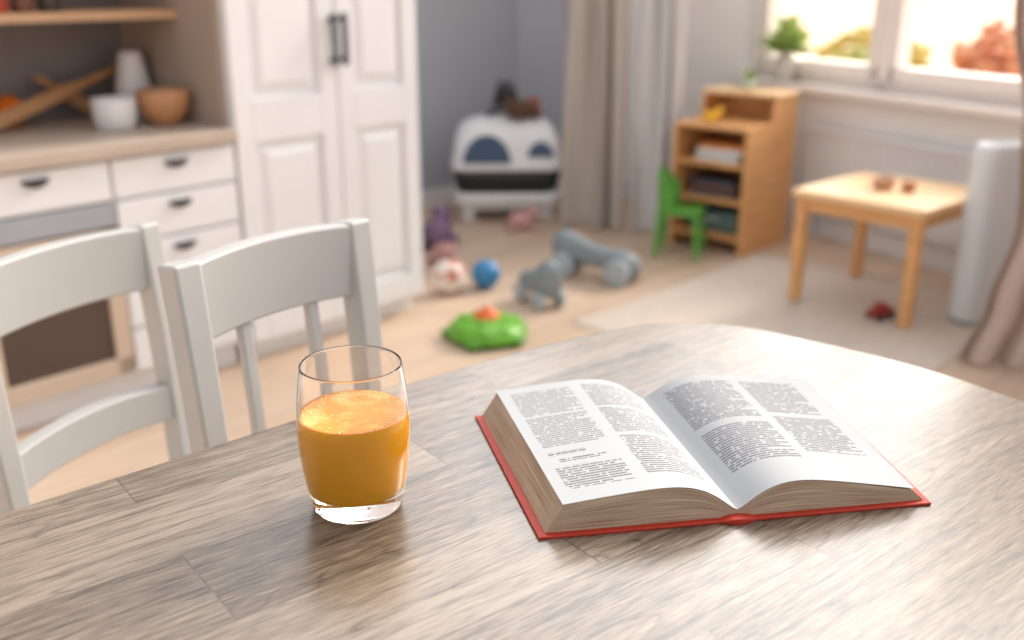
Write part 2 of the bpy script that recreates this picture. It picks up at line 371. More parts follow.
top(obj('bowl',bm,m_bowlwood,smooth=True,loc=at(-.84,.22)),'round tan wooden bowl on the sideboard worktop','bowl')
bm=B(); lathe(bm,[(0,0),(.062,0),(.066,.01),(.052,.1),(.036,.19),(.034,.205),(.028,.205),(.03,.19),(.045,.1),(.05,.03),(0,.02)],40)
top(obj('vase',bm,m_ceram,smooth=True,loc=at(-.83,.41)),'white conical ceramic vase behind the bowls','vase')
def paddle(a,b,w,lab,name):
    a=Vector(a);b=Vector(b); pts=[a.lerp(b,t) for t in (0,.05,.3,.55,.7,.9,1)]
    bm=B(); sweep(bm,[tuple(q) for q in pts],[w*.7,w,w*1.05,w*.9,w*.55,w*.5,w*.35],[.014]*7,up=(.743,-.669,.3))
    top(obj(name,bm,m_spoonwood,bev=.004),lab,'board')
paddle((-1.47,2.832,.780),(-1.235,3.277,.912),.042,'long light wooden paddle board leaning in the hutch','paddle_board')
paddle((-1.315,3.20,.778),(-1.440,3.09,.893),.042,'short wooden spatula leaning against the paddle','spatula')
bm=B(); ball(bm,(0,0,.044),.045,(1,1,.97)); cyl(bm,(0,0,.085),(0,0,.092),.006,.004,8)
m_fruit=M('orange_peel',(250,130,20),.5,.08,60,bump=.4)
top(obj('orange',bm,m_fruit,smooth=True,loc=(-1.50,3.03,.754)),'whole orange fruit on the worktop','orange')
jc=[(170,60,40),(110,70,50),(60,50,46),(190,80,50),(90,40,36),(200,190,180)]
for i in range(9):
    bm=B(); lathe(bm,[(0,0),(.026,0),(.028,.006),(.028,.07),(.022,.082),(.022,.09),(.025,.09),(.025,.105),(0,.105)],24)
    m=M('jar_%d'%i,jc[i%6],.35,.1)
    top(obj('spice_jar',bm,m,smooth=True,loc=LW(-1.68+i*.07,.27,1.0855)),'small spice jar with lid on the hutch shelf','jar',group='spice jars on the hutch shelf')

# ---------------- dining table
ctrl=[(.06,1.172),(.168,1.232),(.24,1.24),(.31,1.222),(.459,1.103),(.549,.986),(.66,.8),(.75,.55),(.78,.25),(.7,-.08),(.5,-.34),(.2,-.5),(-.15,-.52),(-.5,-.4),(-.8,-.15),(-.92,.12),(-.86,.34),(-.70,.505),(-.434,.749),(-.315,.855),(-.105,1.045)]
def catmull(P,n=6):
    out=[];L=len(P)
    for i in range(L):
        p0,p1,p2,p3=[Vector(P[(i+k-1)%L]) for k in range(4)]
        for j in range(n):
            t=j/n; out.append(.5*((2*p1)+(-p0+p2)*t+(2*p0-5*p1+4*p2-p3)*t*t+(-p0+3*p1-3*p2+p3)*t**3))
    return out
poly=catmull(ctrl)
tb=thing('dining_table',(0,.35,0),0,'large oval dining table with greyed oak plank top','table')
bm=B(); vs=[bm.verts.new((p.x,p.y-.35,.715)) for p in poly]; f=bm.faces.new(vs)
r=bmesh.ops.extrude_face_region(bm,geom=[f])
for v in r['geom']:
    if isinstance(v,bmesh.types.BMVert): v.co.z=.75
obj('table_top',bm,m_table,tb,bev=.006,seg=3)
m_leg=M('table_leg_paint',(210,205,198),.5,.05)
bm=B(); cc=Vector((-.05,.35))
inn=[cc+(p-cc)*.72 for p in poly]; inn2=[cc+(p-cc)*.69 for p in poly]; n=len(poly)
ri=[[bm.verts.new((p.x,p.y-.35,z)) for p in q] for q,z in ((inn,.715),(inn,.64),(inn2,.64),(inn2,.715))]
for a,b in zip(ri,ri[1:]+ri[:1]):
    for i in range(n): bm.faces.new((a[i],a[(i+1)%n],b[(i+1)%n],b[i]))
obj('apron',bm,m_leg,tb)
for x,y in ((.16,.84),(.44,.42),(-.46,.28),(-.1,-.1)):
    bm=B(); sweep(bm,[(x,y-.35,0),(x,y-.35,.6),(x,y-.35,.715)],[.04,.065,.065],[.04,.065,.065]); obj('leg',bm,m_leg,tb,bev=.004)

# ---------------- chairs
def chair(o,rot,w,zt,spind,depth,lab,low,rake=.03):
    ch=thing('dining_chair',o,rot,lab,'chair'); h=w/2
    def bend(z): return rake*max(0,(z-.45)/(zt-.45))**1.6
    for sx in (-1,1):
        x=sx*(h-.014); pts=[(x,.055,0),(x,.02,.25),(x,0,.45)]
        for k in range(1,9):
            z=.45+(zt-.003-.45)*k/8; pts.append((x+sx*.003*k/8,bend(z),z))
        bm=B(); sweep(bm,pts,[.028]*3+[.029+.0007*k for k in range(1,9)],[.034]*11,up=(0,1,0)); obj('back_post',bm,m_chair,ch,bev=.005,seg=3,smooth='auto')
    def rail(za,zb,arch,nm):
        bm=B(); n=24; R=[]
        for i in range(n+1):
            t=i/n*2-1; x=t*(h-.020); c=(1-t*t)
            y=bend((za+zb)/2)+.016*c
            zu=zb+arch*c; zl=za+arch*c*.9
            R.append([bm.verts.new(q) for q in ((x,y-.012,zl),(x,y-.012,zu),(x,y+.012,zu),(x,y+.012,zl))])
        for a,b in zip(R,R[1:]):
            for k in range(4): bm.faces.new((a[k],a[(k+1)%4],b[(k+1)%4],b[k]))
        bm.faces.new(R[0]); bm.faces.new(R[-1][::-1]); obj(nm,bm,m_chair,ch,bev=.004,seg=3,smooth='auto')
    rail(zt-.096,zt-.005,.004,'top_rail')
    rail(low,low+.055,.008,'lower_rail')
    for x in spind:
        bm=B(); t=x/(h-.03); c=1-t*t
        sweep(bm,[(x,bend(low)+.016*c,low+.04),(x,bend(zt)+.014*c-.004,zt-.09)],.016,.013); obj('spindle',bm,m_chair,ch,bev=.003)
    bm=B(); pr=[(-h+.014,.012),(h-.014,.012),(h+.0,-depth*.5),(h-.006,-depth),(-h+.006,-depth),(-h,-depth*.5)]
    f=bm.faces.new([bm.verts.new((x,y,.425)) for x,y in pr]); r=bmesh.ops.extrude_face_region(bm,geom=[f])
    for v in r['geom']:
        if isinstance(v,bmesh.types.BMVert): v.co.z=.455
    obj('seat',bm,m_chair,ch,bev=.006)
    for sx in (-1,1):
        bm=B(); x=sx*(h-.03); sweep(bm,[(x,-depth+.03,0),(x,-depth+.03,.425)],[.026,.034],[.026,.034]); obj('front_leg',bm,m_chair,ch,bev=.003)
    bm=B(); a0,a1,b0,b1=-h+.014,h-.014,-depth+.02,.006
    for q in ((a0,a1,b0,b0+.016),(a0,a1,b1-.016,b1),(a0,a0+.016,b0,b1),(a1-.016,a1,b0,b1)): box(bm,*q,.37,.425)
    obj('seat_apron',bm,m_chair,ch)
    return ch
def from_tops(l,r):
    l=Vector(l);r=Vector(r); d=r-l; a=math.atan2(d.y,d.x); c=(l+r)/2; yv=Vector((-math.sin(a),math.cos(a)))
    c=c-yv*.03; return (c.x,c.y,0),math.degrees(a),d.length+.026
o,a,w=from_tops((-.352,1.022),(-.201,1.215)); chair(o,a,w,.896,(-.045,.055),.30,'grey-white painted dining chair with spindle back tucked at the table',.52)
o,a,w=from_tops((-.665,1.150),(-.533,1.402)); chair(o,a,w,.846,(),.25,'grey-white painted wooden dining chair with open ladder back',.548)

# ---------------- juice glass
G=thing('juice_glass',(-.1325,.764,.75),0,'clear glass tumbler filled with foamy orange juice on the table','glass')
bm=B()
outp=dense([(.0385,.006),(.0405,.014),(.0430,.027),(.0458,.05),(.0470,.072),(.0464,.09),(.0445,.11),(.0419,.1285)],6)
innp=dense([(.0407,.1285),(.0432,.11),(.0450,.09),(.0455,.072),(.0442,.05),(.0412,.030),(.0375,.0215)],6)
base=[(0,.0004),(.02,.0004),(.034,.0002),(.0352,.0),(.0360,.0002),(.0372,.0012),(.0381,.0035)]
rim=[(.0418,.1295),(.0416,.1299),(.0413,.1301),(.0410,.1299),(.0408,.1295)]
bot=[(.0360,.0192),(.0335,.0176),(.029,.0168),(.02,.0165),(0,.0165)]
lathe(bm,base+outp+rim+innp+bot,96); gl=obj('tumbler',bm,m_glass,G,smooth=True); gl['label']='clear thick-based glass'
bm=B()
jp=[(0,.0163),(.02,.0163),(.029,.0166),(.0337,.0174),(.0362,.0191)]+dense([(.0377,.0214),(.0414,.030),(.0444,.05),(.0457,.072),(.0455,.082),(.0453,.0862)],6)+[(.0446,.0858),(.042,.0854),(.02,.0857),(0,.0855)]
lathe(bm,jp,96); obj('juice',bm,m_juice,G,smooth=True)
bm=B(); lathe(bm,[(0,.0860),(.02,.0862),(.042,.0860),(.0448,.0866),(.0448,.0858),(.042,.0850),(0,.0850)],96)
jf=obj('foam',bm,m_foam,G,smooth=True); jf['label']='pale foamy juice surface'
bm=B()
for i in range(240):
    if i<160: a=random.gauss(2.0,1.3); rr_=random.uniform(.031,.0435)
    else: a=random.uniform(0,6.28); rr_=.042*math.sqrt(random.random())
    ball(bm,(rr_*math.cos(a),rr_*math.sin(a),.0860),random.uniform(.0004,.0016),(1,1,.7),sub=1)
fb=obj('bubbles',bm,m_bub,G,smooth=True); fb['kind']='stuff'

# ---------------- book
def shear(bm):
    for v in bm.verts:
        x=v.co.x
        k=-.05+ (x/.165)*.03 if x<0 else -.05+(x/.17)*.095
        v.co.x+=k*v.co.y
bk=thing('open_book',(.188,.7355,.75),9.5,'open hardcover book with red cover and printed pages on the table','book')
bm=B()
cs=[(-.170,0,.0026),(-.09,0,.0026),(-.022,0,.0026),(-.016,0,.0028),(-.012,.0006,.0036),(-.007,.0,.0050),(0,0,.0056),(.007,.0,.0050),(.012,.0006,.0036),(.016,0,.0028),(.022,0,.0026),(.09,0,.0026),(.174,0,.0026)]
ya,yb=-.004,.239
R=[]
for x,b,t in cs:
    e=-.0042*max(0,1-(abs(x)/.016)**2)
    R.append([bm.verts.new(q) for q in ((x,ya+e,b),(x,ya+e,t),(x,yb,t),(x,yb,b))])
for a,b in zip(R,R[1:]):
    for k in range(4): bm.faces.new((a[k],a[(k+1)%4],b[(k+1)%4],b[k]))
bm.faces.new(R[0]); bm.faces.new(R[-1][::-1]); shear(bm); cv=obj('cover',bm,m_red,bk,bev=.0008); cv['label']='red cloth hardcover'
def block(sgn,hz,he,wtop,wbot,mp_,pk,lf):
    n=48; L=.236; y0=.0015
    def zt(t):
        a=t*wtop
        rise=1-math.exp(-(a/.027)**1.35)
        return .0090+(hz-.0090)*rise-(hz-he)*(t**pk)
    bm=B(); uvl=bm.loops.layers.uv.new('UVMap'); ly=[0,.3,.6,1]; rows=8
    grid={}
    def P(i,j,k):
        t=i/n; zz=zt(t); f=j/rows
        z=.0028+(zz-.0028)*f; x=(wbot+(wtop-wbot)*f)*t
        return (sgn*x,y0+L*ly[k],z)
    def V(i,j,k):
        q=(i,j,k)
        if q not in grid: grid[q]=bm.verts.new(P(i,j,k))
        return grid[q]
    def F(vs,uvs):
        f=bm.faces.new(vs)
        for l,u in zip(f.loops,uvs): l[uvl].uv=u
    for k in (0,3):
        for i in range(n):
            for j in range(rows): F([V(i,j,k),V(i+1,j,k),V(i+1,j+1,k),V(i,j+1,k)],[(i/n,j/rows),((i+1)/n,j/rows),((i+1)/n,(j+1)/rows),(i/n,(j+1)/rows)])
    for k in range(3):
        for j in range(rows): F([V(n,j,k),V(n,j,k+1),V(n,j+1,k+1),V(n,j+1,k)],[(ly[k],j/rows),(ly[k+1],j/rows),(ly[k+1],(j+1)/rows),(ly[k],(j+1)/rows)])
        for j in range(rows): F([V(0,j,k),V(0,j,k+1),V(0,j+1,k+1),V(0,j+1,k)],[(0,0)]*4)
        for i in range(n):
            F([V(i,0,k),V(i+1,0,k),V(i+1,0,k+1),V(i,0,k+1)],[(0,0)]*4)
            F([V(i,rows,k),V(i+1,rows,k),V(i+1,rows,k+1),V(i,rows,k+1)],[(0,.9)]*4)
    shear(bm)
    pb=obj('page_block',bm,m_edge,bk); pb['label']='cream stacked page edges'
    bm=B(); uvl=bm.loops.layers.uv.new('UVMap'); vv={}
    m=14
    for i in range(n+1):
        for k in range(m+1):
            t=i/n*1.006; a=k/m
            lift=.0006+lf*max(0,(t-.35)/.65)**2*(.25+.75*a)
            vv[i,k]=bm.verts.new((sgn*wtop*t,y0-.0005+(L+.001)*a,zt(min(t,1))+lift))
    for i in range(n):
        for k in range(m):
            ids=[(i,k),(i+1,k),(i+1,k+1),(i,k+1)]; f=bm.faces.new([vv[q] for q in ids]); f.smooth=True
            for l,(a,b) in zip(f.loops,ids):
                l[uvl].uv=((a/n) if sgn>0 else 1-a/n, b/m)
    shear(bm)
    pg=obj('page',bm,mp_,pb,smooth=True); pg['label']='white page with small grey printed text'
block(-1,.040,.027,.148,.163,m_pageL,1.4,.0008)
block(1,.042,.013,.158,.169,m_pageR,1.2,.006)

# ---------------- curtains
def curtain(nm,A,Bp,z0,z1,folds,amp,mat,lab,seed=0,edge=None,wob=.45):
    A=Vector(A);Bp=Vector(Bp); d=(Bp-A); L=d.length; d.normalize(); nrm=Vector((-d.y,d.x)); rnd=random.Random(seed)
    ph=[rnd.uniform(-.5,.5) for _ in range(8)]
    bm=B(); nu=folds*16; nz=40; g=[]
    mid=(A+Bp)/2
    for j in range(nz+1):
        f=(j/nz)**1.4; z=z0+(z1-z0)*f; row=[]
        es=0
        if edge:
            for (za,xa),(zb,xb) in zip(edge,edge[1:]):
                if za<=z<=zb:
                    q=(z-za)/(zb-za); q=q*q*(3-2*q); es=xa+(xb-xa)*q
        for i in range(nu+1):
            t=i/nu; w=math.sin(t*folds*2*math.pi+ph[0]+.9*math.sin(t*7+ph[1])+wob*math.sin(z*2.3+ph[2]+t*5))
            o2=amp*w*(1-.25*f)*(.7+.4*math.sin(t*11+ph[3]+z))
            x=t*L+.25*amp*math.cos(t*folds*2*math.pi)+es*(1-t)**1.2
            row.append(bm.verts.new((A.x-mid.x+d.x*x+nrm.x*o2,A.y-mid.y+d.y*x+nrm.y*o2,z)))
        g.append(row)
    for a,b in zip(g,g[1:]):
        for i in range(nu): bm.faces.new((a[i],a[i+1],b[i+1],b[i]))
    o=obj(nm,bm,mat,smooth=True,loc=(mid.x,mid.y,0)); s=o.modifiers.new('sol','SOLIDIFY'); s.thickness=.004
    return top(o,lab,'curtain')
curtain('curtain',(.23,4.885),(.52,4.745),.01,2.5,3,.055,m_taupe,'grey-beige floor-length curtain hanging in soft folds',1,wob=.8)
curtain('curtain',(.565,4.745),(.77,4.68),.01,2.5,3,.04,m_greycur,'pale grey floor-length curtain beside the grey-beige one',5,wob=.8)
curtain('curtain',(1.48,2.99),(2.2,2.76),.01,2.5,7,.035,m_pinkcur,'light taupe floor-length curtain hanging by the window',9,edge=[(0,-.06),(.2,.0),(.45,.05),(.75,.025),(1.1,-.05),(2.6,-.07)])
m_rail=M('rail_white',(225,225,225),.4,.03)
bm=B(); cyl(bm,(.12,4.940,2.515),(.88,4.63,2.515),.014); ball(bm,(.12,4.940,2.515),.025); ball(bm,(.88,4.63,2.515),.025)
top(obj('curtain_rod',bm,m_rail,smooth=True),'white rod carrying the grey-beige and pale grey curtains','curtain rod')
bm=B(); cyl(bm,(1.31,3.045,2.515),(2.4,2.695,2.515),.014); ball(bm,(1.31,3.045,2.515),.025)
top(obj('curtain_rod',bm,m_rail,smooth=True),'white rod carrying the light taupe curtain','curtain rod')

# ---------------- rug
e1=Vector((.87,.90)).normalized()
rug=thing('rug',(.227,3.404,0),math.degrees(math.atan2(e1.y,e1.x)),'cream woven rug under the small wooden table','rug')
bm=B(); gx_,gy_=64,56; rd=random.Random(7); gg=[]
for i in range(gx_+1):
    gg.append([bm.verts.new((1.28*i/gx_+(rd.uniform(-.006,.006) if i in(0,gx_) else 0),-1.12*j/gy_+(rd.uniform(-.006,.006) if j in(0,gy_) else 0),.0015 if (i in(0,gx_) or j in(0,gy_)) else rd.uniform(.006,.0092))) for j in range(gy_+1)])
for i in range(gx_):
    for j in range(gy_): bm.faces.new((gg[i][j],gg[i+1][j],gg[i+1][j+1],gg[i][j+1]))
obj('pile',bm,m_rug,rug,smooth=True)
bm=B()
for i in range(110):
    for xx,s in ((0,-1),(1.28,1)):
        y=-1.115+i*.0102; q=rd.uniform(-.004,.004)
        box(bm,min(xx,xx+s*.03),max(xx,xx+s*.03),y+q,y+q+.006,.0005,.004)
fr_=obj('fringe',bm,m_rug,rug); fr_['kind']='stuff'

# ---------------- bookcase
bd=Vector((.283,-.245)); ba=math.degrees(math.atan2(bd.y,bd.x))
bc=thing('bookcase',(.728,4.53,0),ba,'low stepped pine children bookcase with open shelves','bookcase')
t=.018; w=.374; dp=.44
bm=B()
for xs in ((0,t),(w-t,w)):
    prof=[(0,0),(dp,0),(dp,.67),(dp-.20,.67),(dp-.22,.565),(0,.56)]
    f0=bm.faces.new([bm.verts.new((xs[0],y,z)) for y,z in prof]); f1=bm.faces.new([bm.verts.new((xs[1],y,z)) for y,z in prof][::-1])
    a=list(f0.verts); b=list(f1.verts)[::-1]
    for i in range(6): bm.faces.new((a[i],a[(i+1)%6],b[(i+1)%6],b[i]))
box(bm,t,w-t,dp-.012,dp,.05,.67); obj('body',bm,m_pine,bc,bev=.002)
for z,ya_,yb_ in ((.06,0,dp-.012),(.22,.01,dp-.012),(.38,.01,dp-.012),(.545,0,dp-.012)):
    bm=B(); box(bm,t,w-t,ya_,yb_,z,z+t); obj('shelf',bm,m_pine,bc,bev=.002)
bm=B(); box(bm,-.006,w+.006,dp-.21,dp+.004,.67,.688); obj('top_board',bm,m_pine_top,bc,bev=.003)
def BC(x,y,z):
    a=math.radians(ba); return (.728+x*math.cos(a)-y*math.sin(a),4.53+x*math.sin(a)+y*math.cos(a),z)
bkc=[(235,232,226),(90,90,100),(220,140,70),(200,205,210),(120,80,60)]
bmats=[M('book_cloth_%d'%i,c,.6,.06) for i,c in enumerate(bkc)]
def smallbook(x,y,z,w_,d_,h_,mi,grp,rz=0):
    bm=B(); box(bm,-w_/2,w_/2,-d_/2,d_/2,0,h_*.12); box(bm,-w_/2,w_/2,-d_/2,d_/2,h_*.88,h_); box(bm,-w_/2,-w_/2+.004,-d_/2,d_/2,0,h_); box(bm,-w_/2+.004,w_/2-.004,-d_/2+.004,d_/2-.004,h_*.12,h_*.88)
    top(obj('book',bm,bmats[mi],loc=BC(x,y,z),rotz=math.radians(ba+rz)),'small picture book lying flat on the bookcase shelf','book',group=grp)
for i in range(4): smallbook(.20+.004*i,.13,.399+.0187*i,.22,.17,.018,[0,3,0,2][i],'picture books stacked in the bookcase',rz=i*3-4)
for i in range(3): smallbook(.19,.14,.239+.0237*i,.24,.18,.023,[1,4,1][i],'picture books stacked in the bookcase',rz=-i*3)
m_tb=M('teal_box',(96,120,116),.6,.08)
sb2=thing('storage_box',BC(.19,.15,.079),ba,'muted green open storage box on the lowest shelf','box')
bm=B(); box(bm,-.13,.13,-.09,.09,0,.006); box(bm,-.13,.13,-.09,-.084,0,.09); box(bm,-.13,.13,.084,.09,0,.09); box(bm,-.13,-.124,-.09,.09,0,.09); box(bm,.124,.13,-.09,.09,0,.09)
obj('body',bm,m_tb,sb2)
bm=B(); sweep(bm,[(-.03,-.092,.06),(-.02,-.102,.06),(.02,-.102,.06),(.03,-.092,.06)],.008,.006,up=(0,0,1)); obj('handle',bm,m_white,sb2)
bm=B(); ball(bm,(0,0,.022),.024,(1.6,1,.9)); ball(bm,(.035,0,.045),.018)
top(obj('toy_duck',bm,M('yellow_plastic',(246,196,40),.4,.05),smooth=True,loc=BC(.13,.10,.564)),'small yellow toy duck on the bookcase step','toy')
bm=B(); lathe(bm,[(0,0),(.024,0),(.03,.05),(.027,.05),(.02,.008),(0,.008)],24)
pp=thing('potted_plant',BC(.18,dp-.11,.689),0,'tiny green succulent in a pale pot on the bookcase','plant')
obj('pot',bm,M('pale_green_pot',(196,212,196),.5,.05),pp,smooth=True)
m_leaf=M('leaf',(188,212,130),.6,.2,20)
def leaves(parent,n,r,zc,ln,seed,droop=0):
    rd=random.Random(seed); bm=B()
    for i in range(n):
        a=rd.uniform(0,6.28); el=rd.uniform(-droop,1.4); d=Vector((math.cos(a)*math.cos(el),math.sin(a)*math.cos(el),math.sin(el)))
        b=Vector((0,0,zc))+d*r*rd.uniform(.1,.8); tip=b+d*ln*rd.uniform(.5,1); s=d.cross(Vector((0,0,1))).normalized()*ln*.17; m=(b+tip)/2+Vector((0,0,ln*.08))
        vs=[bm.verts.new(q) for q in (b,m+s,tip,m-s)]; bm.faces.new(vs)
    f=obj('foliage',bm,m_leaf,parent); f['kind']='stuff'
leaves(pp,60,.01,.045,.05,1,-.1)
def RW(s,y,z): 
    v=C+RD*s+Vector((.88,.475))*y; return (v.x,v.y,z)
sp=thing('potted_plant',RW(.34,-.045,.701),0,'leafy green plant in a white vase on the window sill','plant')
bm=B(); lathe(bm,[(0,0),(.03,0),(.042,.02),(.044,.09),(.036,.14),(.03,.145),(.027,.14),(.034,.09),(.025,.02),(0,.01)],32)
obj('pot',bm,m_ceram,sp,smooth=True); leaves(sp,120,.05,.14,.16,3,.1)

# ---------------- child's table
ca=math.degrees(math.atan2(-.338,.311))
ct=thing('play_table',(1.398,3.637,.0095),ca,'small square pine play table standing on the rug','table')
hx,hy=.243,.25
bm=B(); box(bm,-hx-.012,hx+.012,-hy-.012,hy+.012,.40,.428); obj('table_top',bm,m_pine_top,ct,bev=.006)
bm=B(); a0,a1,b0,b1=-hx+.01,hx-.01,-hy+.01,hy-.01
for q in ((a0,a1,b0,b0+.016),(a0,a1,b1-.016,b1),(a0,a0+.016,b0,b1),(a1-.016,a1,b0,b1)): box(bm,*q,.35,.40)
obj('apron',bm,m_pine,ct)
for sx in(-1,1):
    for sy in(-1,1):
        bm=B(); sweep(bm,[(sx*(hx-.022),sy*(hy-.022),0),(sx*(hx-.022),sy*(hy-.022),.40)],[.036,.044],[.036,.044]); obj('leg',bm,m_pine,ct,bev=.004)
tt=(1.42,3.63,.438)
bm=B(); lathe(bm,[(0,0),(.028,0),(.04,.02),(.042,.04),(.036,.04),(.03,.015),(0,.01)],24)
top(obj('toy_bowl',bm,M('toy_wood_pink',(206,160,132),.5,.1),smooth=True,loc=(tt[0]-.05,tt[1]+.02,tt[2])),'small wooden toy bowl on the play table','bowl')
for i,(dx,dy,s) in enumerate(((.02,-.04,.038),(.055,.03,.03),(-.02,.10,.034))):
    bm=B(); box(bm,-s/2,s/2,-s/2,s/2,0,s); top(obj('toy_block',bm,M('block_%d'%i,[(190,130,90),(214,170,130),(170,110,84)][i],.5,.1),loc=(tt[0]+dx,tt[1]+dy,tt[2]),rotz=i*.6,bev=.004),'small brown wooden toy block on the play table','block',group='toy blocks on the play table')

# ---------------- green child chair
gc=thing('child_chair',(.745,4.33,0),-20,'small green child chair beside the bookcase','chair')
bm=B(); box(bm,-.095,.095,-.085,.10,.19,.213); obj('seat',bm,m_green,gc,bev=.01,seg=3)
for sx in(-1,1):
    for sy in(-1,1):
        bm=B(); sweep(bm,[(sx*.092,sy*.085+.008,0),(sx*.078,sy*.072+.008,.195)],.022,.022); obj('leg',bm,m_green,gc,bev=.004)
bm=B(); n=12; g=[]
for i in range(n+1):
    a=math.radians(95+170*i/n); x=.086*math.cos(a)-.015; y=.008+.095*math.sin(a)
    hgt=.385-.09*abs(i/n*2-1)**2.2
    k=[( x*1.0,y,.205),(x*1.1,y*1.04,hgt),(x*1.1-.013*math.cos(a),y*1.04-.013*math.sin(a),hgt),(x-.013*math.cos(a),y-.013*math.sin(a),.205)]
    g.append([bm.verts.new(q) for q in k])
for a,b in zip(g,g[1:]):
    for k in range(4): bm.faces.new((a[k],a[(k+1)%4],b[(k+1)%4],b[k]))
bm.faces.new(g[0]); bm.faces.new(g[-1][::-1]); obj('backrest',bm,m_green,gc,bev=.004)

# ---------------- pet carrier
pc=thing('pet_carrier',(-.03,5.10,0),2,'bulky white plastic pet carrier with black band and blue window','pet carrier')
hw,hd=.265,.18
def rr(hx_,hy_,z,rad=.06,n=6):
    o=[]
    for q,(sx,sy) in enumerate(((1,1),(-1,1),(-1,-1),(1,-1))):
        for i in range(n+1):
            a=math.pi/2*(q+i/n); o.append((sx*(hx_-rad)+rad*math.cos(a),sy*(hy_-rad)+rad*math.sin(a),z))
    return o
def loft(bm,rings):
    m=len(rings[0])
    for a,b in zip(rings,rings[1:]):
        for i in range(m): bm.faces.new((a[i],a[(i+1)%m],b[(i+1)%m],b[i]))
    bm.faces.new(rings[0][::-1]); bm.faces.new(rings[-1])
bm=B(); loft(bm,[[bm.verts.new(p) for p in rr(hw*a,hd*b,z)] for z,a,b in [(.062,.86,.82),(.075,.93,.92),(.11,1.0,1.0),(.135,1.02,1.03),(.15,1.0,1.0)]])
for sx in(-1,1):
    for sy in(-1,1): box(bm,sx*(hw-.07)-.035,sx*(hw-.07)+.035,sy*(hd-.07)-.03,sy*(hd-.07)+.03,0,.07)
obj('stand',bm,m_white,pc,smooth=True)
bm=B(); loft(bm,[[bm.verts.new(p) for p in rr(hw*a,hd*b,z)] for z,a,b in [(.148,.90,.90),(.17,.95,.95),(.22,1.0,1.0),(.268,1.01,1.01)]])
obj('base_tray',bm,m_dark,pc,smooth=True)['label']='black lower tray'
bm=B(); secs=[(.265,1.04,1.05),(.282,1.06,1.08),(.30,1.02,1.03),(.37,1.0,1.0),(.42,.96,.95),(.465,.86,.85),(.495,.72,.70),(.507,.55,.5)]
loft(bm,[[bm.verts.new(p) for p in rr(hw*a,hd*b,z)] for z,a,b in secs]); obj('upper_shell',bm,m_white,pc,smooth=True)
def halfdisc(bm,cx,cz,r,y,h):
    vs=[];n=18
    for yy in (y-h,y):
        vs.append([bm.verts.new((cx+r*math.cos(math.pi*i/n),yy+ .12*r*math.sin(math.pi*i/n),cz+1.15*r*math.sin(math.pi*i/n))) for i in range(n+1)])
    bm.faces.new(vs[0]); bm.faces.new(vs[1][::-1])
    for i in range(n): bm.faces.new((vs[0][i],vs[0][i+1],vs[1][i+1],vs[1][i]))
    bm.faces.new((vs[0][0],vs[1][0],vs[1][n],vs[0][n]))
bm=B(); halfdisc(bm,-.10,.305,.118,-hd+.000,.014); obj('front_window',bm,m_blueglass,pc)['label']='smoky blue half-round window'
bm=B(); halfdisc(bm,.165,.335,.064,-hd+.002,.014); obj('vent_window',bm,m_blueglass,pc)
bm=B(); sweep(bm,[(-.09,0,.495),(-.08,0,.535),(0,0,.548),(.08,0,.535),(.09,0,.495)],.02,.03,up=(0,1,0)); obj('carry_handle',bm,m_dark,pc,bev=.005)
m_br=M('brown_plush',(104,76,62),.95,.2,60,bump=.6); m_bk=M('charcoal_plush',(66,60,62),.95,.2,60,bump=.6); m_rd=M('rust_plush',(176,84,56),.95,.15,60,bump=.6)
def plush(loc,sc,mm,lab,rot=0,flop=1):
    e=thing('plush_toy',loc,rot,lab,'soft toy')
    bm=B(); ball(bm,(0,0,.05),.055,(1.2,.9,.9)); ball(bm,(.065,0,.085*flop),.035); ball(bm,(.07,.022,.118*flop),.012); ball(bm,(.07,-.022,.118*flop),.012); ball(bm,(.096,0,.08*flop),.014)
    for a,b in ((.05,.04),(.05,-.04),(-.05,.045),(-.05,-.045)): ball(bm,(a,b,.018),.019,(1.3,1,.95))
    for v in bm.verts: v.co*=sc
    obj('body',bm,mm,e,smooth=True); return e
plush((-.03,5.18,.552),1.15,m_bk,'dark charcoal soft toy lying on top of the carrier',95,.75)
plush((.06,5.01,.508),1.0,m_br,'brown soft toy lying on top of the carrier',-160,.8)
plush((.09,5.18,.508),.8,m_rd,'rust-coloured soft toy beside the darker one',60,.8)
m_pk=M('pink_plush',(206,160,158),.95,.12,60,bump=.5); m_pu=M('purple_plush',(130,104,132),.95,.15,60,bump=.5)
plush((.04,4.78,0),.95,m_pk,'pale pink soft toy on the floor before the carrier',10)
plush((-.34,4.44,0),1.4,m_pu,'mauve soft toy beside the wardrobe',80)
plush((-.30,4.17,0),.9,m_pk,'pale pink soft toy on the floor by the wardrobe',-60)

# ---------------- floor toys
m_wb,nt,p=newmat('patterned_ball')
tc=N(nt,'ShaderNodeTexCoord'); vo=N(nt,'ShaderNodeTexVoronoi'); vo.inputs['Scale'].default_value=13; nt.links.new(tc.outputs['Object'],vo.inputs['Vector'])
nt.links.new(mixc(nt,math_(nt,'LESS_THAN',vo.outputs[0],.42),lin((228,218,210)),lin((200,134,118))),p.inputs['Base Color'])
bm=B(); ball(bm,(0,0,0),.068,sub=4); top(obj('toy_ball',bm,m_wb,smooth=True,loc=(-.245,3.75,.068)),'white play ball with soft pink spots on the floor','ball')
bm=B(); ball(bm,(0,0,0),.058,sub=4); top(obj('toy_ball',bm,M('blue_rubber',(56,130,180),.35,.08,12),smooth=True,loc=(-.104,3.82,.058)),'small blue rubber ball on the floor','ball')
tu=thing('toy_turtle',(-.086,3.236,0),15,'lime green round toy turtle with orange shell top','toy')
bm=B(); lathe(bm,[(0,.008)]+dense([(.12,.010),(.138,.024),(.132,.042),(.108,.062),(.060,.078),(.01,.083)],4)+[(0,.083)],64)
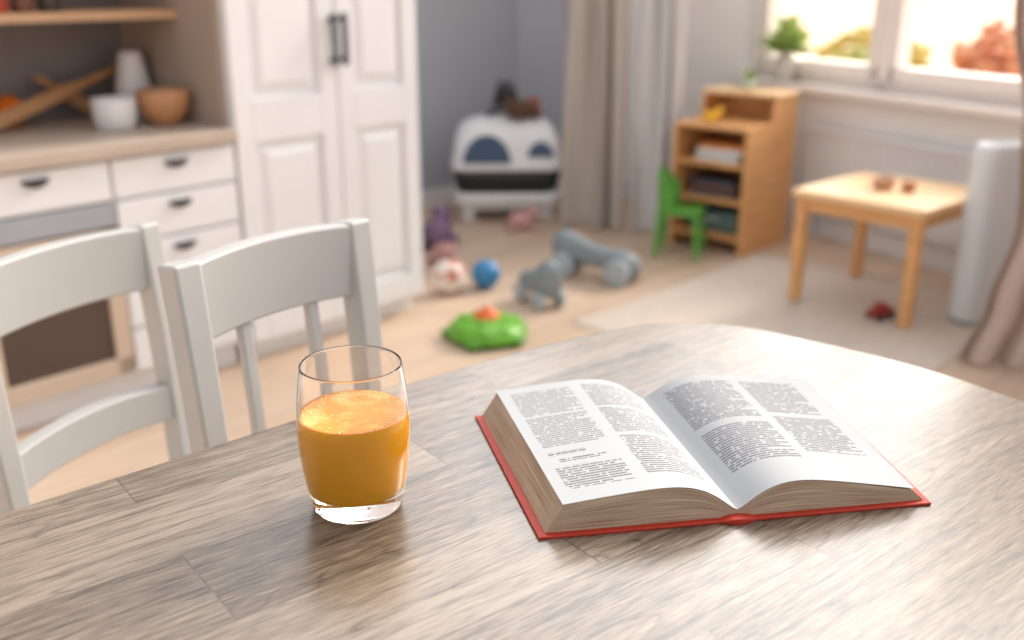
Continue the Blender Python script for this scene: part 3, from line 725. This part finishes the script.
for k in range(9):
    a=math.radians(40*k+10); ball(bm,(.104*math.cos(a),.104*math.sin(a),.052),.024,(1,1,.7),2)
for k in range(5):
    a=math.radians(72*k+30); ball(bm,(.066*math.cos(a),.066*math.sin(a),.072),.020,(1,1,.6),2)
obj('shell',bm,m_tgreen,tu,smooth=True)
m_dg=M('darker_green_plastic',(84,150,34),.4,.08)
for k in range(5):
    a=math.radians(20+72*k); bm=B(); ball(bm,(.126*math.cos(a),.126*math.sin(a),.020),.032,(1,1,.55)); obj('flipper',bm,m_dg,tu,smooth=True)
bm=B(); lathe(bm,[(0,.070),(.046,.070),(.048,.082),(.036,.097),(.014,.103),(.014,.112),(0,.115)],32); obj('knob',bm,m_orange,tu,smooth=True)
def wheel(bm,c,r,w,ax=(0,1,0)):
    a=Vector(ax).normalized()*w/2; c=Vector(c); cyl(bm,c-a,c+a,r,r,24)
m_pw=M('pale_wheel',(170,180,186),.5,.05)
def truck(loc,rot,secs,wx,wr,wy,lab,nm):
    t1=thing(nm,loc,rot,lab,'toy')
    bm=B(); rings=[]
    for x,hh,za,zb in secs:
        rings.append([bm.verts.new((x,y,z)) for y,z in ((-hh,za),(hh,za),(hh*1.05,(za+zb)/2),(hh*.7,zb),(-hh*.7,zb),(-hh*1.05,(za+zb)/2))])
    for a,b in zip(rings,rings[1:]):
        for i in range(6): bm.faces.new((a[i],a[(i+1)%6],b[(i+1)%6],b[i]))
    bm.faces.new(rings[0]); bm.faces.new(rings[-1][::-1]); obj('body',bm,m_greytoy,t1,smooth=True,sub=2)
    for x in wx:
        for y in (-wy,wy):
            bm=B(); wheel(bm,(x,y,wr),wr,.026); wheel(bm,(x,y*1.22,wr),wr*.5,.012); obj('wheel',bm,m_pw,t1,bev=.005)
truck((.105,3.62,0),-60,[(-.12,.035,.045,.10),(-.07,.045,.035,.13),(-.02,.045,.035,.12),(.02,.05,.035,.17),(.07,.05,.035,.20),(.11,.036,.04,.17)],(-.07,.065),.034,.045,'grey plastic toy truck with rounded cab on the floor','toy_truck')
truck((.335,3.95,0),-30,[(-.19,.03,.09,.16),(-.15,.055,.07,.20),(-.10,.055,.06,.19),(-.03,.044,.055,.155),(.06,.044,.05,.135),(.12,.055,.045,.14),(.17,.055,.045,.13),(.20,.03,.05,.09)],(-.12,.13),.055,.06,'long grey plastic toy vehicle with four round wheels','toy_truck')
rt=thing('toy_car',(1.33,3.42,.0095),30,'small dark red toy car on the rug','toy')
m_dr=M('dark_red',(160,44,38),.45,.1)
bm=B(); box(bm,-.05,.05,-.024,.024,.014,.036); vs=box(bm,-.026,.024,-.02,.02,.036,.058)
for v in vs:
    if v.co.z>.05: v.co.x*=.7
obj('body',bm,m_dr,rt,bev=.006,seg=3)
for x in(-.03,.03):
    for y in(-.026,.026):
        bm=B(); wheel(bm,(x,y,.013),.013,.008); obj('wheel',bm,m_dark,rt)

# ---------------- radiator under window
m_rad=M('radiator_enamel',(240,240,240),.4,.02)
rd_=thing('radiator',(C.x,C.y,0),AR,'white ribbed panel radiator mounted under the window','radiator')
bm=B()
for i in range(26):
    x=.55+i*.045; box(bm,x,x+.036,-.070,-.045,.13,.50)
box(bm,.54,1.72,-.06,-.05,.14,.49); box(bm,.54,1.72,-.08,-.04,.495,.515); box(bm,.6,.62,-.05,-.001,.3,.36); box(bm,1.6,1.62,-.05,-.001,.3,.36); box(bm,.60,.63,-.07,-.05,0,.14); box(bm,1.62,1.65,-.07,-.05,0,.14)
obj('panel',bm,m_rad,rd_,bev=.004)

# ---------------- air purifier
ap=thing('air_purifier',(1.67,3.400,.0095),20,'tall pale white rounded air purifier beside the play table','air purifier')
m_ap=M('pale_plastic',(226,232,236),.4,.02)
bm=B()
loft(bm,[[bm.verts.new(p) for p in rr(.106*k,.056*k,z,.045*k,8)] for z,k in ((.012,.90),(.02,.97),(.035,1),(.3,1),(.585,1),(.61,.97),(.628,.88),(.636,.72))])
obj('housing',bm,m_ap,ap,smooth=True,)
bm=B(); loft(bm,[[bm.verts.new(p) for p in rr(.094,.048,z,.035,8)] for z in (0,.014)]); obj('foot',bm,m_steel,ap)
bm=B()
for i in range(8): box(bm,-.05,.05,-.026+i*.0075,-.023+i*.0075,.634,.639)
obj('outlet_grille',bm,m_steel,ap)

# ---------------- light
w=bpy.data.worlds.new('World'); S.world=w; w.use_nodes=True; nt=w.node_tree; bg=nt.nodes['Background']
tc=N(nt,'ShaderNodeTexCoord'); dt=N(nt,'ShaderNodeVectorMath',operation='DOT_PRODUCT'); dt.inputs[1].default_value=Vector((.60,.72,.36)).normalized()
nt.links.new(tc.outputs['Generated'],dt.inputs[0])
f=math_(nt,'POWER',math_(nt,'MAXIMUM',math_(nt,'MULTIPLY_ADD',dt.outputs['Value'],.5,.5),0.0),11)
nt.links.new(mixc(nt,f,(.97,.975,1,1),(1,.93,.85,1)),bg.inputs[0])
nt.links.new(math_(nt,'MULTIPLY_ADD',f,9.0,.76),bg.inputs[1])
sd=bpy.data.lights.new('sun','SUN'); sd.energy=2.6; sd.angle=math.radians(12); sd.color=(1,.88,.75)
so=bpy.data.objects.new('sun',sd); link(so); so.location=(4,4,5)
so.rotation_euler=Vector((.75,.62,.66)).to_track_quat('Z','Y').to_euler()

# ---------------- camera
cam=bpy.data.cameras.new('camera'); co=bpy.data.objects.new('camera',cam); link(co)
cam.sensor_width=36; cam.lens=1000*36/1024; co.location=(0,0,1.18); co.rotation_euler=(math.radians(90-19),0,0)
cam.clip_end=300; cam.clip_start=.01
cam.dof.use_dof=True; cam.dof.focus_distance=.85; cam.dof.aperture_fstop=3.1
S.camera=co
